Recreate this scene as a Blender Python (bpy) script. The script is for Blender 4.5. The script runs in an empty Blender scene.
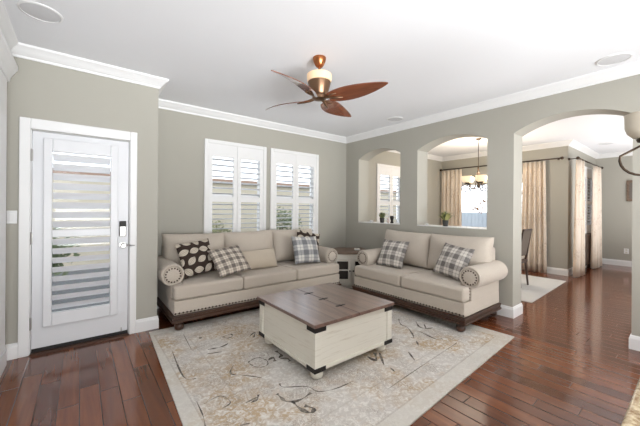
import bpy, bmesh, math, random
from mathutils import Vector, Matrix, Euler
random.seed(7)
PI = math.pi
R = math.radians
S = bpy.context.scene
COL = S.collection

# ------------------------------------------------------------------ camera
YAW = R(38.2563)
FW = Vector((math.sin(YAW), math.cos(YAW), 0))
RT = Vector((math.cos(YAW), -math.sin(YAW), 0))
cam = bpy.data.cameras.new('camera')
cam.sensor_width = 36
cam.lens = 303.2251 / 640 * 36
cam.shift_y = -4.737 / 640
cam.clip_start = 0.02
cam_o = bpy.data.objects.new('camera', cam)
COL.objects.link(cam_o)
cam_o.matrix_world = (Matrix.Translation((0, 0, 1.34)) @ Matrix.Rotation(-YAW, 4, 'Z')
                      @ Matrix.Rotation(R(90), 4, 'X') @ Matrix.Rotation(R(0.4211), 4, 'Z'))
S.camera = cam_o

# ------------------------------------------------------------------ world, light, exposure
S.view_settings.view_transform = 'Standard'
S.view_settings.look = 'None'
S.view_settings.gamma = 1
S.view_settings.use_curve_mapping = False
S.view_settings.exposure = 0.33
world = bpy.data.worlds.new('sky')
S.world = world
world.use_nodes = True
bg = world.node_tree.nodes['Background']
bg.inputs['Color'].default_value = (0.86, 0.93, 1.0, 1)
bg.inputs['Strength'].default_value = 2.2


def area(name, loc, target, sx, sy, power, color=(1, 1, 1), portal=False):
    l = bpy.data.lights.new(name, 'AREA')
    l.shape = 'RECTANGLE'
    l.size, l.size_y = sx, sy
    l.energy = power
    l.color = color
    o = bpy.data.objects.new(name, l)
    COL.objects.link(o)
    o.location = loc
    o.rotation_euler = (Vector(target) - Vector(loc)).to_track_quat('-Z', 'Y').to_euler()
    if portal:
        l.cycles.is_portal = True
    return o


# added fill lamps, out of view in kitchen and hall
area('kitchen_rear_fill', (1.6, -2.9, 1.45), (1.6, 3, 1.6), 4.6, 2.0, 4, (1.0, 1.0, 1.0))
area('kitchen_top_fill', (1.8, -1.2, 2.70), (1.8, -1.2, 0), 3.6, 2.2, 36, (1.0, 0.97, 0.94))
kb = area('kitchen_up_fill', (1.5, -2.6, 0.75), (2.1, 1.9, 2.95), 4.0, 1.2, 112, (0.95, 0.98, 1.0))
kb.data.spread = R(95)
area('kitchen_side_fill', (-0.50, -1.5, 1.5), (4, 1.2, 1.5), 1.8, 1.6, 45, (0.97, 0.99, 1.0))  # no window here: side fill added to lift the right wall
area('hall_rear_fill', (7.6, -2.9, 1.4), (7.6, 3, 1.5), 5.4, 2.0, 12, (1.0, 1.0, 1.0))
area('hall_up_fill', (7.4, -1.2, 0.4), (7.3, -0.9, 3.2), 4.0, 2.0, 165, (0.98, 0.99, 1.0))  # up-facing fill added to brighten the hall and dining room

# ------------------------------------------------------------------ helpers


def lin(c):
    return tuple((x / 12.92 if x <= 0.04045 else ((x + 0.055) / 1.055) ** 2.4) for x in c)


def rgb(r, g, b):
    return lin((r / 255, g / 255, b / 255)) + (1,)


class Mat:
    """small node-expression builder"""

    def __init__(s, name, color=None, rough=0.6, metal=0.0, spec=0.5):
        s.m = bpy.data.materials.new(name)
        s.m.use_nodes = True
        s.nt = s.m.node_tree
        s.b = s.nt.nodes['Principled BSDF']
        s.b.inputs['Roughness'].default_value = rough
        s.b.inputs['Metallic'].default_value = metal
        s.b.inputs['Specular IOR Level'].default_value = spec
        if color:
            s.b.inputs['Base Color'].default_value = color

    def n(s, t, **k):
        x = s.nt.nodes.new(t)
        for a, b in k.items():
            setattr(x, a, b)
        return x

    def put(s, sock, v):
        if hasattr(v, 'is_output') or isinstance(v, bpy.types.NodeSocket):
            s.nt.links.new(v, sock)
        else:
            sock.default_value = v

    def math(s, op, a, b=None, c=None):
        x = s.n('ShaderNodeMath', operation=op)
        s.put(x.inputs[0], a)
        if b is not None:
            s.put(x.inputs[1], b)
        if c is not None:
            s.put(x.inputs[2], c)
        return x.outputs[0]

    def mix(s, f, a, b, mode='MIX'):
        x = s.n('ShaderNodeMix', data_type='RGBA', blend_type=mode)
        s.put(x.inputs[0], f)
        s.put(x.inputs[6], a)
        s.put(x.inputs[7], b)
        return x.outputs[2]

    def coord(s, kind='Object'):
        return s.n('ShaderNodeTexCoord').outputs[kind]

    def sep(s, v):
        x = s.n('ShaderNodeSeparateXYZ')
        s.put(x.inputs[0], v)
        return x.outputs

    def comb(s, a, b, c=0.0):
        x = s.n('ShaderNodeCombineXYZ')
        s.put(x.inputs[0], a)
        s.put(x.inputs[1], b)
        s.put(x.inputs[2], c)
        return x.outputs[0]

    def noise(s, v, scale, detail=3, rough=0.5, out='Fac', dist=0.0):
        x = s.n('ShaderNodeTexNoise')
        s.put(x.inputs['Vector'], v)
        x.inputs['Scale'].default_value = scale
        x.inputs['Detail'].default_value = detail
        x.inputs['Roughness'].default_value = rough
        x.inputs['Distortion'].default_value = dist
        return x.outputs[out]

    def ramp(s, f, lo, hi):
        x = s.n('ShaderNodeMapRange')
        s.put(x.inputs[0], f)
        x.inputs[1].default_value = lo
        x.inputs[2].default_value = hi
        return x.outputs[0]

    def scale(s, v, sc):
        x = s.n('ShaderNodeMapping')
        s.put(x.inputs[0], v)
        x.inputs['Scale'].default_value = sc
        return x.outputs[0]

    def color(s, c):
        s.put(s.b.inputs['Base Color'], c)

    def bump(s, h, strength=0.2, dist=0.01):
        x = s.n('ShaderNodeBump')
        x.inputs['Strength'].default_value = strength
        x.inputs['Distance'].default_value = dist
        s.put(x.inputs['Height'], h)
        s.nt.links.new(x.outputs[0], s.b.inputs['Normal'])


def paint(name, c, rough=0.6, var=0.03, bump=0.0, sc=60):
    m = Mat(name, rough=rough)
    co = m.coord()
    f = m.noise(co, 2.5, 4)
    dark = tuple(x * (1 - var) for x in c[:3]) + (1,)
    m.color(m.mix(f, dark, c))
    if bump:
        m.bump(m.noise(co, sc, 4), bump, 0.004)
    return m.m


def fabric(name, c, sc=260, var=0.12):
    m = Mat(name, rough=0.92, spec=0.2)
    co = m.coord()
    f = m.noise(co, sc, 2)
    g = m.noise(co, 9, 4)
    dark = tuple(x * (1 - var * 2.2) for x in c[:3]) + (1,)
    mid = m.mix(m.ramp(f, 0.3, 0.7), dark, c)
    m.color(m.mix(m.math('MULTIPLY', m.ramp(g, 0.35, 0.75), 0.18), mid, tuple(x * 0.8 for x in c[:3]) + (1,)))
    m.b.inputs['Sheen Weight'].default_value = 0.15
    m.bump(f, 0.25, 0.002)
    return m.m


def wood(name, c1, c2, axis='y', rough=0.35, sc=1.0, coat=0.0):
    m = Mat(name, rough=rough)
    co = m.coord()
    k = {'x': (2 * sc, 28 * sc, 28 * sc), 'y': (28 * sc, 2 * sc, 28 * sc), 'z': (28 * sc, 28 * sc, 2 * sc)}[axis]
    f = m.noise(m.scale(co, k), 1.0, 5, 0.6, dist=0.6)
    m.color(m.mix(m.ramp(f, 0.3, 0.7), c1, c2))
    m.b.inputs['Coat Weight'].default_value = coat
    m.bump(f, 0.08, 0.003)
    return m.m


def new_bm():
    return bmesh.new()


def box(bm, x0, x1, y0, y1, z0, z1, mi=0):
    vs = [bm.verts.new((x, y, z)) for x in (x0, x1) for y in (y0, y1) for z in (z0, z1)]
    for f in ((0, 1, 3, 2), (4, 6, 7, 5), (0, 4, 5, 1), (2, 3, 7, 6), (0, 2, 6, 4), (1, 5, 7, 3)):
        bm.faces.new([vs[i] for i in f]).material_index = mi


def prism(bm, poly, plane, t0, t1, mi=0):
    """extrude a 2D polygon; plane 'xy','xz','yz' gives its axes, t the third"""
    def P(a, b, t):
        return {'xy': (a, b, t), 'xz': (a, t, b), 'yz': (t, a, b)}[plane]
    a = [bm.verts.new(P(p[0], p[1], t0)) for p in poly]
    b = [bm.verts.new(P(p[0], p[1], t1)) for p in poly]
    n = len(poly)
    bm.faces.new(a).material_index = mi
    bm.faces.new(b[::-1]).material_index = mi
    for i in range(n):
        bm.faces.new((a[i], b[i], b[(i + 1) % n], a[(i + 1) % n])).material_index = mi


def lathe(bm, prof, c=(0, 0, 0), seg=24, axis='z', cap=True):
    rings = []
    for r, z in prof:
        ring = []
        for k in range(seg):
            a = 2 * PI * k / seg
            p = (r * math.cos(a), r * math.sin(a), z)
            if axis == 'y':
                p = (p[0], p[2], p[1])
            elif axis == 'x':
                p = (p[2], p[0], p[1])
            ring.append(bm.verts.new((p[0] + c[0], p[1] + c[1], p[2] + c[2])))
        rings.append(ring)
    for a, b in zip(rings, rings[1:]):
        for k in range(seg):
            bm.faces.new((a[k], a[(k + 1) % seg], b[(k + 1) % seg], b[k]))
    if cap:
        bm.faces.new(rings[0][::-1])
        bm.faces.new(rings[-1])


def tube(bm, pts, rad, seg=8, closed=False):
    pts = [Vector(p) for p in pts]
    n = len(pts)
    rings = []
    up = None
    for i, p in enumerate(pts):
        if closed:
            t = (pts[(i + 1) % n] - pts[i - 1]).normalized()
        else:
            t = (pts[min(i + 1, n - 1)] - pts[max(i - 1, 0)]).normalized()
        if up is None:
            up = t.orthogonal().normalized()
        up = (up - t * up.dot(t))
        up = up.normalized() if up.length > 1e-6 else t.orthogonal().normalized()
        s = t.cross(up)
        r = rad[i] if isinstance(rad, (list, tuple)) else rad
        rings.append([bm.verts.new(p + (up * math.cos(2 * PI * k / seg) + s * math.sin(2 * PI * k / seg)) * r)
                      for k in range(seg)])
    m = n if closed else n - 1
    for i in range(m):
        a, b = rings[i], rings[(i + 1) % n]
        for k in range(seg):
            bm.faces.new((a[k], a[(k + 1) % seg], b[(k + 1) % seg], b[k]))
    if not closed:
        bm.faces.new(rings[0][::-1])
        bm.faces.new(rings[-1])


def blob(bm, c, r, u=8, v=6):
    res = bmesh.ops.create_uvsphere(bm, u_segments=u, v_segments=v, radius=1)
    for w in res['verts']:
        w.co = Vector((w.co.x * r[0] + c[0], w.co.y * r[1] + c[1], w.co.z * r[2] + c[2]))


def sweep(bm, path, prof):
    """profile (offset to the left of the path, z) swept along a mitred xy path"""
    n = len(path)
    P = [Vector(p) for p in path]
    rings = []
    for i in range(n):
        d0 = (P[i] - P[i - 1]).normalized() if i > 0 else None
        d1 = (P[i + 1] - P[i]).normalized() if i < n - 1 else None
        n0 = Vector((-d0.y, d0.x)) if d0 else None
        n1 = Vector((-d1.y, d1.x)) if d1 else None
        if n0 is None:
            m = n1
        elif n1 is None:
            m = n0
        else:
            m = (n0 + n1)
            m = m / max(1e-6, m.dot(n0))
        rings.append([bm.verts.new((P[i].x + m.x * o, P[i].y + m.y * o, z)) for o, z in prof])
    for a, b in zip(rings, rings[1:]):
        for k in range(len(prof) - 1):
            bm.faces.new((a[k], b[k], b[k + 1], a[k + 1]))
        bm.faces.new((a[-1], b[-1], b[0], a[0]))
    bm.faces.new(rings[0][::-1])
    bm.faces.new(rings[-1])


def obj(name, bm, mat, parent=None, bevel=0, seg=2, smooth=False, sub=0, label=None, auto=None):
    bmesh.ops.recalc_face_normals(bm, faces=bm.faces[:])
    me = bpy.data.meshes.new(name)
    bm.to_mesh(me)
    bm.free()
    for m in (mat if isinstance(mat, (list, tuple)) else [mat]):
        me.materials.append(m)
    o = bpy.data.objects.new(name, me)
    COL.objects.link(o)
    if parent:
        o.parent = parent
    if bevel:
        md = o.modifiers.new('bevel', 'BEVEL')
        md.width = bevel
        md.segments = seg
        md.limit_method = 'ANGLE'
        md.angle_limit = R(40)
    if sub:
        md = o.modifiers.new('subsurf', 'SUBSURF')
        md.levels = md.render_levels = sub
    if smooth:
        for p in me.polygons:
            p.use_smooth = True
        if auto:
            me.set_sharp_from_angle(angle=R(auto))
    if label:
        o['label'] = label
    return o


def tag(o, label, cat, group=None, kind=None):
    o['label'] = label
    o['category'] = cat
    if group:
        o['group'] = group
    if kind:
        o['kind'] = kind
    return o


def thing(name, label, cat, loc=(0, 0, 0), rotz=0, group=None, kind=None):
    o = bpy.data.objects.new(name, None)
    o.empty_display_size = 0.1
    COL.objects.link(o)
    o.location = loc
    o.rotation_euler = (0, 0, rotz)
    return tag(o, label, cat, group, kind)


def children(o):
    return [c for c in bpy.data.objects if c.parent == o]


def copy_tree(o, parent=None):
    kids = children(o)
    c = o.copy()
    COL.objects.link(c)
    if parent:
        c.parent = parent
    for k in kids:
        copy_tree(k, c)
    return c


# ------------------------------------------------------------------ materials
M_wall = paint('greige_wall_paint', rgb(172, 169, 159), 0.7, 0.03, 0.06, 220)
M_white = paint('white_trim_paint', rgb(233, 233, 233), 0.4, 0.01)
M_ceil = paint('white_ceiling_paint', rgb(236, 237, 240), 0.8, 0.02, 0.05, 150)
M_door = paint('white_door_paint', rgb(222, 223, 226), 0.35, 0.01)
M_metal = Mat('brushed_nickel', rgb(170, 168, 165), 0.3, 1.0).m
M_black = Mat('black_iron', rgb(32, 29, 28), 0.5, 0.3).m
M_bronze = Mat('dark_bronze', rgb(72, 60, 50), 0.4, 0.8).m
M_copper = Mat('brushed_copper', rgb(176, 112, 72), 0.3, 1.0).m
M_pewter = Mat('bronze_motor_metal', rgb(132, 104, 82), 0.33, 0.95).m
M_sofa = fabric('oatmeal_linen', rgb(206, 195, 182))
M_nail = Mat('antique_nailhead', rgb(62, 44, 33), 0.35, 0.7).m
M_sofawood = wood('sofa_base_wood', rgb(48, 30, 22), rgb(80, 53, 38), 'x', 0.35)
M_cream = fabric('beige_lumbar_linen', rgb(206, 193, 175))

m = Mat('thin_window_glass')
m.nt.nodes.remove(m.b)
tr = m.n('ShaderNodeBsdfTransparent')
gl = m.n('ShaderNodeBsdfGlossy')
gl.inputs['Roughness'].default_value = 0.02
mx = m.n('ShaderNodeMixShader')
mx.inputs[0].default_value = 0.012
m.nt.links.new(tr.outputs[0], mx.inputs[1])
m.nt.links.new(gl.outputs[0], mx.inputs[2])
m.nt.links.new(mx.outputs[0], m.nt.nodes['Material Output'].inputs[0])
M_glass = m.m

# hardwood floor: planks along +y
m = Mat('reddish_brown_hardwood', rough=0.15, spec=0.75)
co = m.sep(m.coord())
PW, PL = 0.116, 1.15
row = m.math('FLOOR', m.math('DIVIDE', co[0], PW))
w1 = m.n('ShaderNodeTexWhiteNoise', noise_dimensions='1D')
m.put(w1.inputs['W'], row)
yy = m.math('DIVIDE', m.math('MULTIPLY_ADD', w1.outputs[0], 5.0, co[1]), PL)
cell = m.math('FLOOR', yy)
w2 = m.n('ShaderNodeTexWhiteNoise', noise_dimensions='2D')
m.put(w2.inputs['Vector'], m.comb(row, cell))
rnd = w2.outputs[0]
fx = m.math('FRACT', m.math('DIVIDE', co[0], PW))
ex = m.math('MULTIPLY', m.math('MINIMUM', fx, m.math('SUBTRACT', 1.0, fx)), PW)
fy = m.math('FRACT', yy)
ey = m.math('MULTIPLY', m.math('MINIMUM', fy, m.math('SUBTRACT', 1.0, fy)), PL)
edge = m.math('MINIMUM', ex, m.math('MULTIPLY', ey, 1.4))
gap = m.math('LESS_THAN', edge, 0.0021)
grain = m.noise(m.comb(m.math('MULTIPLY', co[0], 22.0), m.math('MULTIPLY', co[1], 1.6),
                       m.math('MULTIPLY', rnd, 7.0)), 1.0, 5, 0.62, dist=0.5)
c = m.mix(rnd, rgb(94, 50, 29), rgb(134, 77, 46))
c = m.mix(m.math('MULTIPLY', m.ramp(grain, 0.35, 0.75), 0.6), c, rgb(74, 36, 23))
c = m.mix(gap, c, rgb(28, 14, 10))
m.color(c)
m.put(m.b.inputs['Roughness'], m.math('MULTIPLY_ADD', grain, 0.10, 0.07))
h = m.math('MULTIPLY_ADD', grain, 0.12, m.ramp(edge, 0.0, 0.007))
m.bump(h, 0.55, 0.002)
M_floor = m.m

# rug
m = Mat('distressed_cream_rug', rough=0.95, spec=0.1)
co = m.coord()
cs = m.sep(co)
big = m.noise(co, 1.7, 3, 0.6)
fine = m.noise(co, 24, 5, 0.7, dist=1.2)
scr = m.noise(co, 17, 4, 0.65, dist=3.0)
c = m.mix(m.ramp(big, 0.46, 0.60), rgb(198, 193, 187), rgb(184, 163, 136))
c = m.mix(m.ramp(fine, 0.45, 0.62), c, rgb(222, 219, 213))
line = m.math('LESS_THAN', m.math('ABSOLUTE', m.math('SUBTRACT', scr, 0.5)), 0.03)
msk = m.ramp(m.noise(co, 3.1, 2), 0.45, 0.6)
c = m.mix(m.math('MULTIPLY', m.math('MULTIPLY', line, msk), 0.65), c, rgb(144, 132, 120))
patch = m.ramp(m.noise(co, 6.5, 3, 0.6, dist=1.5), 0.56, 0.66)
c = m.mix(m.math('MULTIPLY', patch, 0.22), c, rgb(190, 160, 126))
# pale outer border
u, v = cs[0], cs[1]
ex = m.math('MINIMUM', m.math('MINIMUM', m.math('SUBTRACT', u, 0.47), m.math('SUBTRACT', 3.56, u)),
            m.math('MINIMUM', m.math('SUBTRACT', v, m.math('MULTIPLY_ADD', u, 0.055, 1.03)), m.math('SUBTRACT', 3.66, v)))
c = m.mix(m.math('MULTIPLY', m.math('LESS_THAN', ex, 0.13), 0.65), c, rgb(208, 204, 196))
bl = m.math('LESS_THAN', m.math('ABSOLUTE', m.math('SUBTRACT', ex, 0.40)), 0.006)
bl2 = m.math('LESS_THAN', m.math('ABSOLUTE', m.math('SUBTRACT', ex, 0.135)), 0.006)
c = m.mix(m.math('MULTIPLY', m.math('MULTIPLY', m.math('MAXIMUM', bl, bl2), m.ramp(fine, 0.35, 0.55)), 0.3), c, rgb(140, 130, 118))
m.color(c)
m.bump(m.noise(co, 420, 2), 0.5, 0.003)
M_rug = m.m
m = Mat('faded_charcoal_rug_line', rough=0.95, spec=0.1)
m.color(m.mix(m.ramp(m.noise(m.coord(), 30, 4), 0.4, 0.65), rgb(88, 82, 78), rgb(146, 138, 128)))
M_rugline = m.m

# coffee table
m = Mat('distressed_white_wood', rough=0.55)
co = m.coord()
f = m.noise(m.scale(co, (5, 5, 60)), 1.0, 5, 0.6)
z = m.sep(co)[2]
seam = m.math('LESS_THAN', m.math('FRACT', m.math('DIVIDE', m.math('ADD', z, 0.012), 0.0875)), 0.03)
c = m.mix(m.ramp(f, 0.55, 0.75), rgb(226, 222, 210), rgb(208, 201, 186))
c = m.mix(m.math('MULTIPLY', seam, 0.3), c, rgb(178, 170, 154))
m.color(c)
M_tablewhite = m.m
m = Mat('dark_plank_top', rough=0.3, spec=1.0)
m.b.inputs['Coat Weight'].default_value = 1.0
m.b.inputs['Coat Roughness'].default_value = 0.2
co = m.coord()
cs = m.sep(co)
g = m.noise(m.scale(co, (26, 1.8, 26)), 1.0, 5, 0.65, dist=0.5)
pl = m.math('FLOOR', m.math('DIVIDE', cs[0], 0.0935))
wn = m.n('ShaderNodeTexWhiteNoise', noise_dimensions='1D')
m.put(wn.inputs['W'], pl)
c = m.mix(wn.outputs[0], rgb(92, 66, 58), rgb(116, 88, 78))
c = m.mix(m.ramp(g, 0.4, 0.7), c, rgb(132, 102, 90))
gap = m.math('LESS_THAN', m.math('FRACT', m.math('DIVIDE', cs[0], 0.0935)), 0.035)
c = m.mix(m.math('MULTIPLY', gap, 0.8), c, rgb(40, 24, 20))
m.color(c)
m.bump(m.math('SUBTRACT', m.math('MULTIPLY', g, 0.2), gap), 0.3, 0.002)
M_tabletop = m.m
M_greywood = wood('weathered_grey_brown_wood', rgb(92, 74, 62), rgb(128, 108, 92), 'x', 0.45)
M_cabwhite = paint('white_cabinet_paint', rgb(216, 211, 200), 0.5, 0.05)
M_mesh = Mat('dark_door_glass', rgb(46, 40, 36), 0.25).m
M_fanblade = wood('walnut_blade', rgb(92, 48, 30), rgb(128, 72, 46), 'x', 0.22, coat=1.0)
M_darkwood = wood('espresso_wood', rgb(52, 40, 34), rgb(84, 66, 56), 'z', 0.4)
M_chairback = fabric('taupe_woven_back', rgb(116, 104, 92))
M_louver = paint('white_louver_paint', rgb(226, 227, 230), 0.4, 0.01)

m = Mat('warm_fan_glass', rgb(228, 194, 156), 0.4)
m.b.inputs['Emission Color'].default_value = (1.0, 0.72, 0.45, 1)
m.b.inputs['Emission Strength'].default_value = 0.28
M_fanglass = m.m
m = Mat('amber_lamp_shade', rgb(236, 222, 192), 0.4)
m.b.inputs['Emission Color'].default_value = (1.0, 0.8, 0.52, 1)
m.b.inputs['Emission Strength'].default_value = 0.55
M_shade = m.m
M_shadeoff = Mat('unlit_frosted_shade', rgb(216, 208, 192), 0.35).m

# curtains
m = Mat('champagne_silk', rough=0.5)
co = m.coord()
f = m.noise(m.scale(co, (30, 30, 1.5)), 1.0, 3)
emb = m.noise(m.scale(co, (9, 9, 5)), 1.0, 3, 0.6, dist=2.0)
zz = m.sep(co)[2]
low = m.math('MULTIPLY', m.math('LESS_THAN', m.math('ABSOLUTE', m.math('SUBTRACT', emb, 0.5)), 0.022),
             m.ramp(m.noise(co, 2.0, 1), 0.45, 0.6))
c = m.mix(m.ramp(f, 0.35, 0.7), rgb(252, 243, 230), rgb(246, 232, 214))
c = m.mix(m.math('MULTIPLY', low, 0.5), c, rgb(150, 118, 88))
m.color(c)
m.b.inputs['Sheen Weight'].default_value = 0.3
tl = m.n('ShaderNodeBsdfTranslucent')
tl.inputs['Color'].default_value = rgb(240, 214, 180)
ms = m.n('ShaderNodeMixShader')
ms.inputs[0].default_value = 0.25
m.nt.links.new(m.b.outputs[0], ms.inputs[1])
m.nt.links.new(tl.outputs[0], ms.inputs[2])
m.nt.links.new(ms.outputs[0], m.nt.nodes['Material Output'].inputs[0])
M_curtain = m.m

# throw pillow patterns (Generated coords: the pillow's own face)


def leaf_material():
    m = Mat('brown_leaf_print', rough=0.9, spec=0.2)
    g = m.sep(m.coord('Generated'))
    N = 3.6
    row = m.math('FLOOR', m.math('MULTIPLY', g[1], N))
    off = m.math('MULTIPLY', m.math('MODULO', row, 2.0), 0.5)
    U = m.math('ADD', m.math('MULTIPLY', g[0], N), off)
    V = m.math('MULTIPLY', g[1], N)
    cu = m.math('FLOOR', U)
    wn = m.n('ShaderNodeTexWhiteNoise', noise_dimensions='2D')
    m.put(wn.inputs['Vector'], m.comb(cu, row))
    fu = m.math('SUBTRACT', m.math('FRACT', U), 0.5)
    fv = m.math('SUBTRACT', m.math('FRACT', V), 0.5)
    a = m.math('MULTIPLY', wn.outputs[0], 6.283)
    ca, sa = m.math('COSINE', a), m.math('SINE', a)
    x = m.math('ADD', m.math('MULTIPLY', fu, ca), m.math('MULTIPLY', fv, sa))
    y = m.math('SUBTRACT', m.math('MULTIPLY', fv, ca), m.math('MULTIPLY', fu, sa))
    hw = m.math('MULTIPLY', m.math('SUBTRACT', 1.0, m.math('POWER', m.math('ABSOLUTE', m.math('MULTIPLY', x, 1.95)), 2.0)), 0.31)
    ay = m.math('ABSOLUTE', y)
    leaf = m.math('LESS_THAN', ay, hw)
    vein = m.math('LESS_THAN', ay, 0.018)
    rib = m.math('LESS_THAN', m.math('ABSOLUTE', m.math('SUBTRACT', ay, m.math('MULTIPLY', hw, 0.5))), 0.02)
    c = m.mix(m.math('MULTIPLY', m.math('MAXIMUM', vein, m.math('MULTIPLY', rib, 0.6)), 0.7), rgb(196, 186, 171), rgb(100, 88, 78))
    c = m.mix(leaf, rgb(58, 47, 42), c)
    m.color(c)
    m.bump(m.noise(m.coord(), 300, 2), 0.2, 0.002)
    return m.m


def plaid_material(name, light, mid, dark, n=3.0, weave=60):
    m = Mat(name, rough=0.95, spec=0.15)
    g = m.sep(m.coord('Generated'))
    st = []
    for k in (0, 1):
        w = m.math('FRACT', m.math('ADD', m.math('MULTIPLY', g[k], n), 0.15 + 0.1 * k))
        wide = m.math('LESS_THAN', w, 0.48)
        thin = m.math('LESS_THAN', m.math('ABSOLUTE', m.math('SUBTRACT', w, 0.74)), 0.03)
        st.append(m.math('MAXIMUM', wide, m.math('MULTIPLY', thin, 0.7)))
    s = m.math('MULTIPLY', m.math('ADD', st[0], st[1]), 0.5)
    tw = m.noise(m.scale(m.coord('Generated'), (weave, weave * 0.6, 1)), 1.0, 2, 0.5)
    s2 = m.math('MULTIPLY_ADD', m.math('SUBTRACT', tw, 0.5), 0.55, s)
    c = m.mix(m.ramp(s2, 0.05, 0.55), light, mid)
    c = m.mix(m.ramp(s2, 0.6, 1.05), c, dark)
    m.color(c)
    m.bump(tw, 0.4, 0.004)
    return m.m


M_leaf = leaf_material()
M_plaid_tan = plaid_material('tan_grey_plaid', rgb(216, 206, 192), rgb(160, 150, 140), rgb(108, 100, 96), 4.5, 60)
M_plaid_blue = plaid_material('blue_grey_plaid', rgb(214, 212, 206), rgb(158, 158, 160), rgb(116, 118, 122), 2.7)
M_plaid_grey = plaid_material('charcoal_plaid', rgb(216, 210, 202), rgb(164, 158, 152), rgb(110, 106, 104), 3.2)

# granite
m = Mat('gold_granite', rough=0.12)
co = m.coord()
f = m.noise(co, 60, 5, 0.7)
g2 = m.noise(co, 14, 4, 0.6)
c = m.mix(m.ramp(f, 0.35, 0.65), rgb(132, 104, 72), rgb(206, 190, 160))
c = m.mix(m.math('MULTIPLY', m.ramp(g2, 0.52, 0.68), 0.6), c, rgb(92, 74, 56))
m.color(c)
M_granite = m.m

# ------------------------------------------------------------------ structure
YD, YB, XR, XR2 = 3.75, 4.479, 4.198, 4.478
XF, XH, YH = 7.78, 10.3, 1.72
HC = 2.75
YS = -3.0


def struct(name, bm, mat, label, cat, **k):
    o = obj(name, bm, mat, **k)
    return tag(o, label, cat, kind='structure')


bm = new_bm()
box(bm, -0.7, XH + 0.2, YS, YB + 0.15, -0.15, 0)
struct('floor', bm, M_floor, 'glossy reddish brown hardwood plank floor running through the rooms', 'floor')
bm = new_bm()
box(bm, -0.7, XH + 0.2, YS, YB + 0.15, HC, HC + 0.15)
struct('ceiling', bm, M_ceil, 'smooth white ceiling over the living and dining rooms', 'ceiling')


def holes_wall(bm, axis, p0, p1, u0, u1, z0, z1, holes):
    def bx(a, b, c, d):
        if b - a < 1e-5 or d - c < 1e-5:
            return
        if axis == 'x':
            box(bm, a, b, p0, p1, c, d)
        else:
            box(bm, p0, p1, a, b, c, d)
    u = u0
    for a, b in sorted(set((q[0], q[1]) for q in holes)):
        bx(u, a, z0, z1)
        z = z0
        for c, d in sorted((q[2], q[3]) for q in holes if q[0] == a):
            bx(a, b, z, c)
            z = d
        bx(a, b, z, z1)
        u = b
    bx(u, u1, z0, z1)


W1 = (1.392, 2.389)
W2 = (2.467, 3.474)
W3 = (5.106, 6.106)
WZ = (0.72, 2.335)
e = 0.045
bm = new_bm()
holes_wall(bm, 'x', YB, YB + 0.15, 0.52, XF + 0.15, 0, HC,
           [(a + e, b - e, WZ[0] + e, WZ[1] - e) for a, b in (W1, W2, W3)])
struct('wall_back', bm, M_wall, 'greige back wall with the shuttered windows behind the sofa', 'wall')
bm = new_bm()
holes_wall(bm, 'x', YD, YD + 0.15, -0.67, 0.52, 0, HC, [(-0.357, 0.404, 0, 2.03)])
box(bm, 0.52, 0.668, YD, YB, 0, HC)
struct('wall_door', bm, M_wall, 'greige wall around the white glazed door at left', 'wall')
bm = new_bm()
box(bm, -0.67, -0.52, YS, YD, 0, HC)
struct('wall_left', bm, M_wall, 'narrow greige wall beside the white built-in at far left', 'wall')

# right wall with the two pass-through niches and the archway


def arc(y0, y1, zs, zt, n=20):
    """segmental arch from (y0,zs) to (y1,zs) with crown zt"""
    w = (y1 - y0) / 2
    rise = zt - zs
    r = (w * w + rise * rise) / (2 * rise)
    c = (y0 + y1) / 2
    a0 = math.asin(w / r)
    return [(c + r * math.sin(-a0 + 2 * a0 * k / n), zt - r + r * math.cos(-a0 + 2 * a0 * k / n)) for k in range(n + 1)]


OPEN = [(0.434, 1.464, 0.0, 2.285, 2.422), (1.775, 2.830, 1.075, 2.275, 2.412), (3.160, 4.130, 1.075, 2.283, 2.418)]
bm = new_bm()
y = YS
for a, b, zb, zs, zt in OPEN:
    box(bm, XR, XR2, y, a, 0, HC)
    if zb > 0:
        box(bm, XR, XR2, a, b, 0, zb)
    prism(bm, arc(a, b, zs, zt) + [(b, HC), (a, HC)], 'yz', XR, XR2)
    y = b
box(bm, XR, XR2, y, YB, 0, HC)
struct('wall_right', bm, M_wall, 'greige dividing wall with two arched niches and an archway', 'wall')
for i, (a, b, zb, zs, zt) in enumerate(OPEN[1:]):
    bm = new_bm()
    box(bm, XR - 0.004, XR2 + 0.004, a + 0.001, b - 0.001, zb, zb + 0.012)
    struct('trim_%d' % (i + 3), bm, M_white, 'thin white sill of the %s arched niche' % ('wider' if i == 0 else 'narrower'), 'sill')

bm = new_bm()
holes_wall(bm, 'y', XF, XF + 0.15, YH + 0.15, YB, 0, HC, [(2.45, 4.0, 0.75, 2.08)])
struct('wall_dining', bm, M_wall, 'greige far wall of the dining room behind the long curtains', 'wall')
bm = new_bm()
holes_wall(bm, 'x', YH, YH + 0.15, XF, XH + 0.15, 0, HC, [(8.50, 9.95, 0.85, 2.30)])
struct('wall_hall', bm, M_wall, 'greige side wall of the far hall with a shuttered window', 'wall')
bm = new_bm()
box(bm, XH, XH + 0.15, YS, YH, 0, HC)
struct('wall_end', bm, M_wall, 'greige end wall of the far hall with an outlet', 'wall')

bm = new_bm()
box(bm, -0.67, XH + 0.15, YS - 0.15, YS, 0, HC)
struct('wall_kitchen', bm, M_wall, 'greige wall closing the kitchen side behind the viewer', 'wall')

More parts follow.
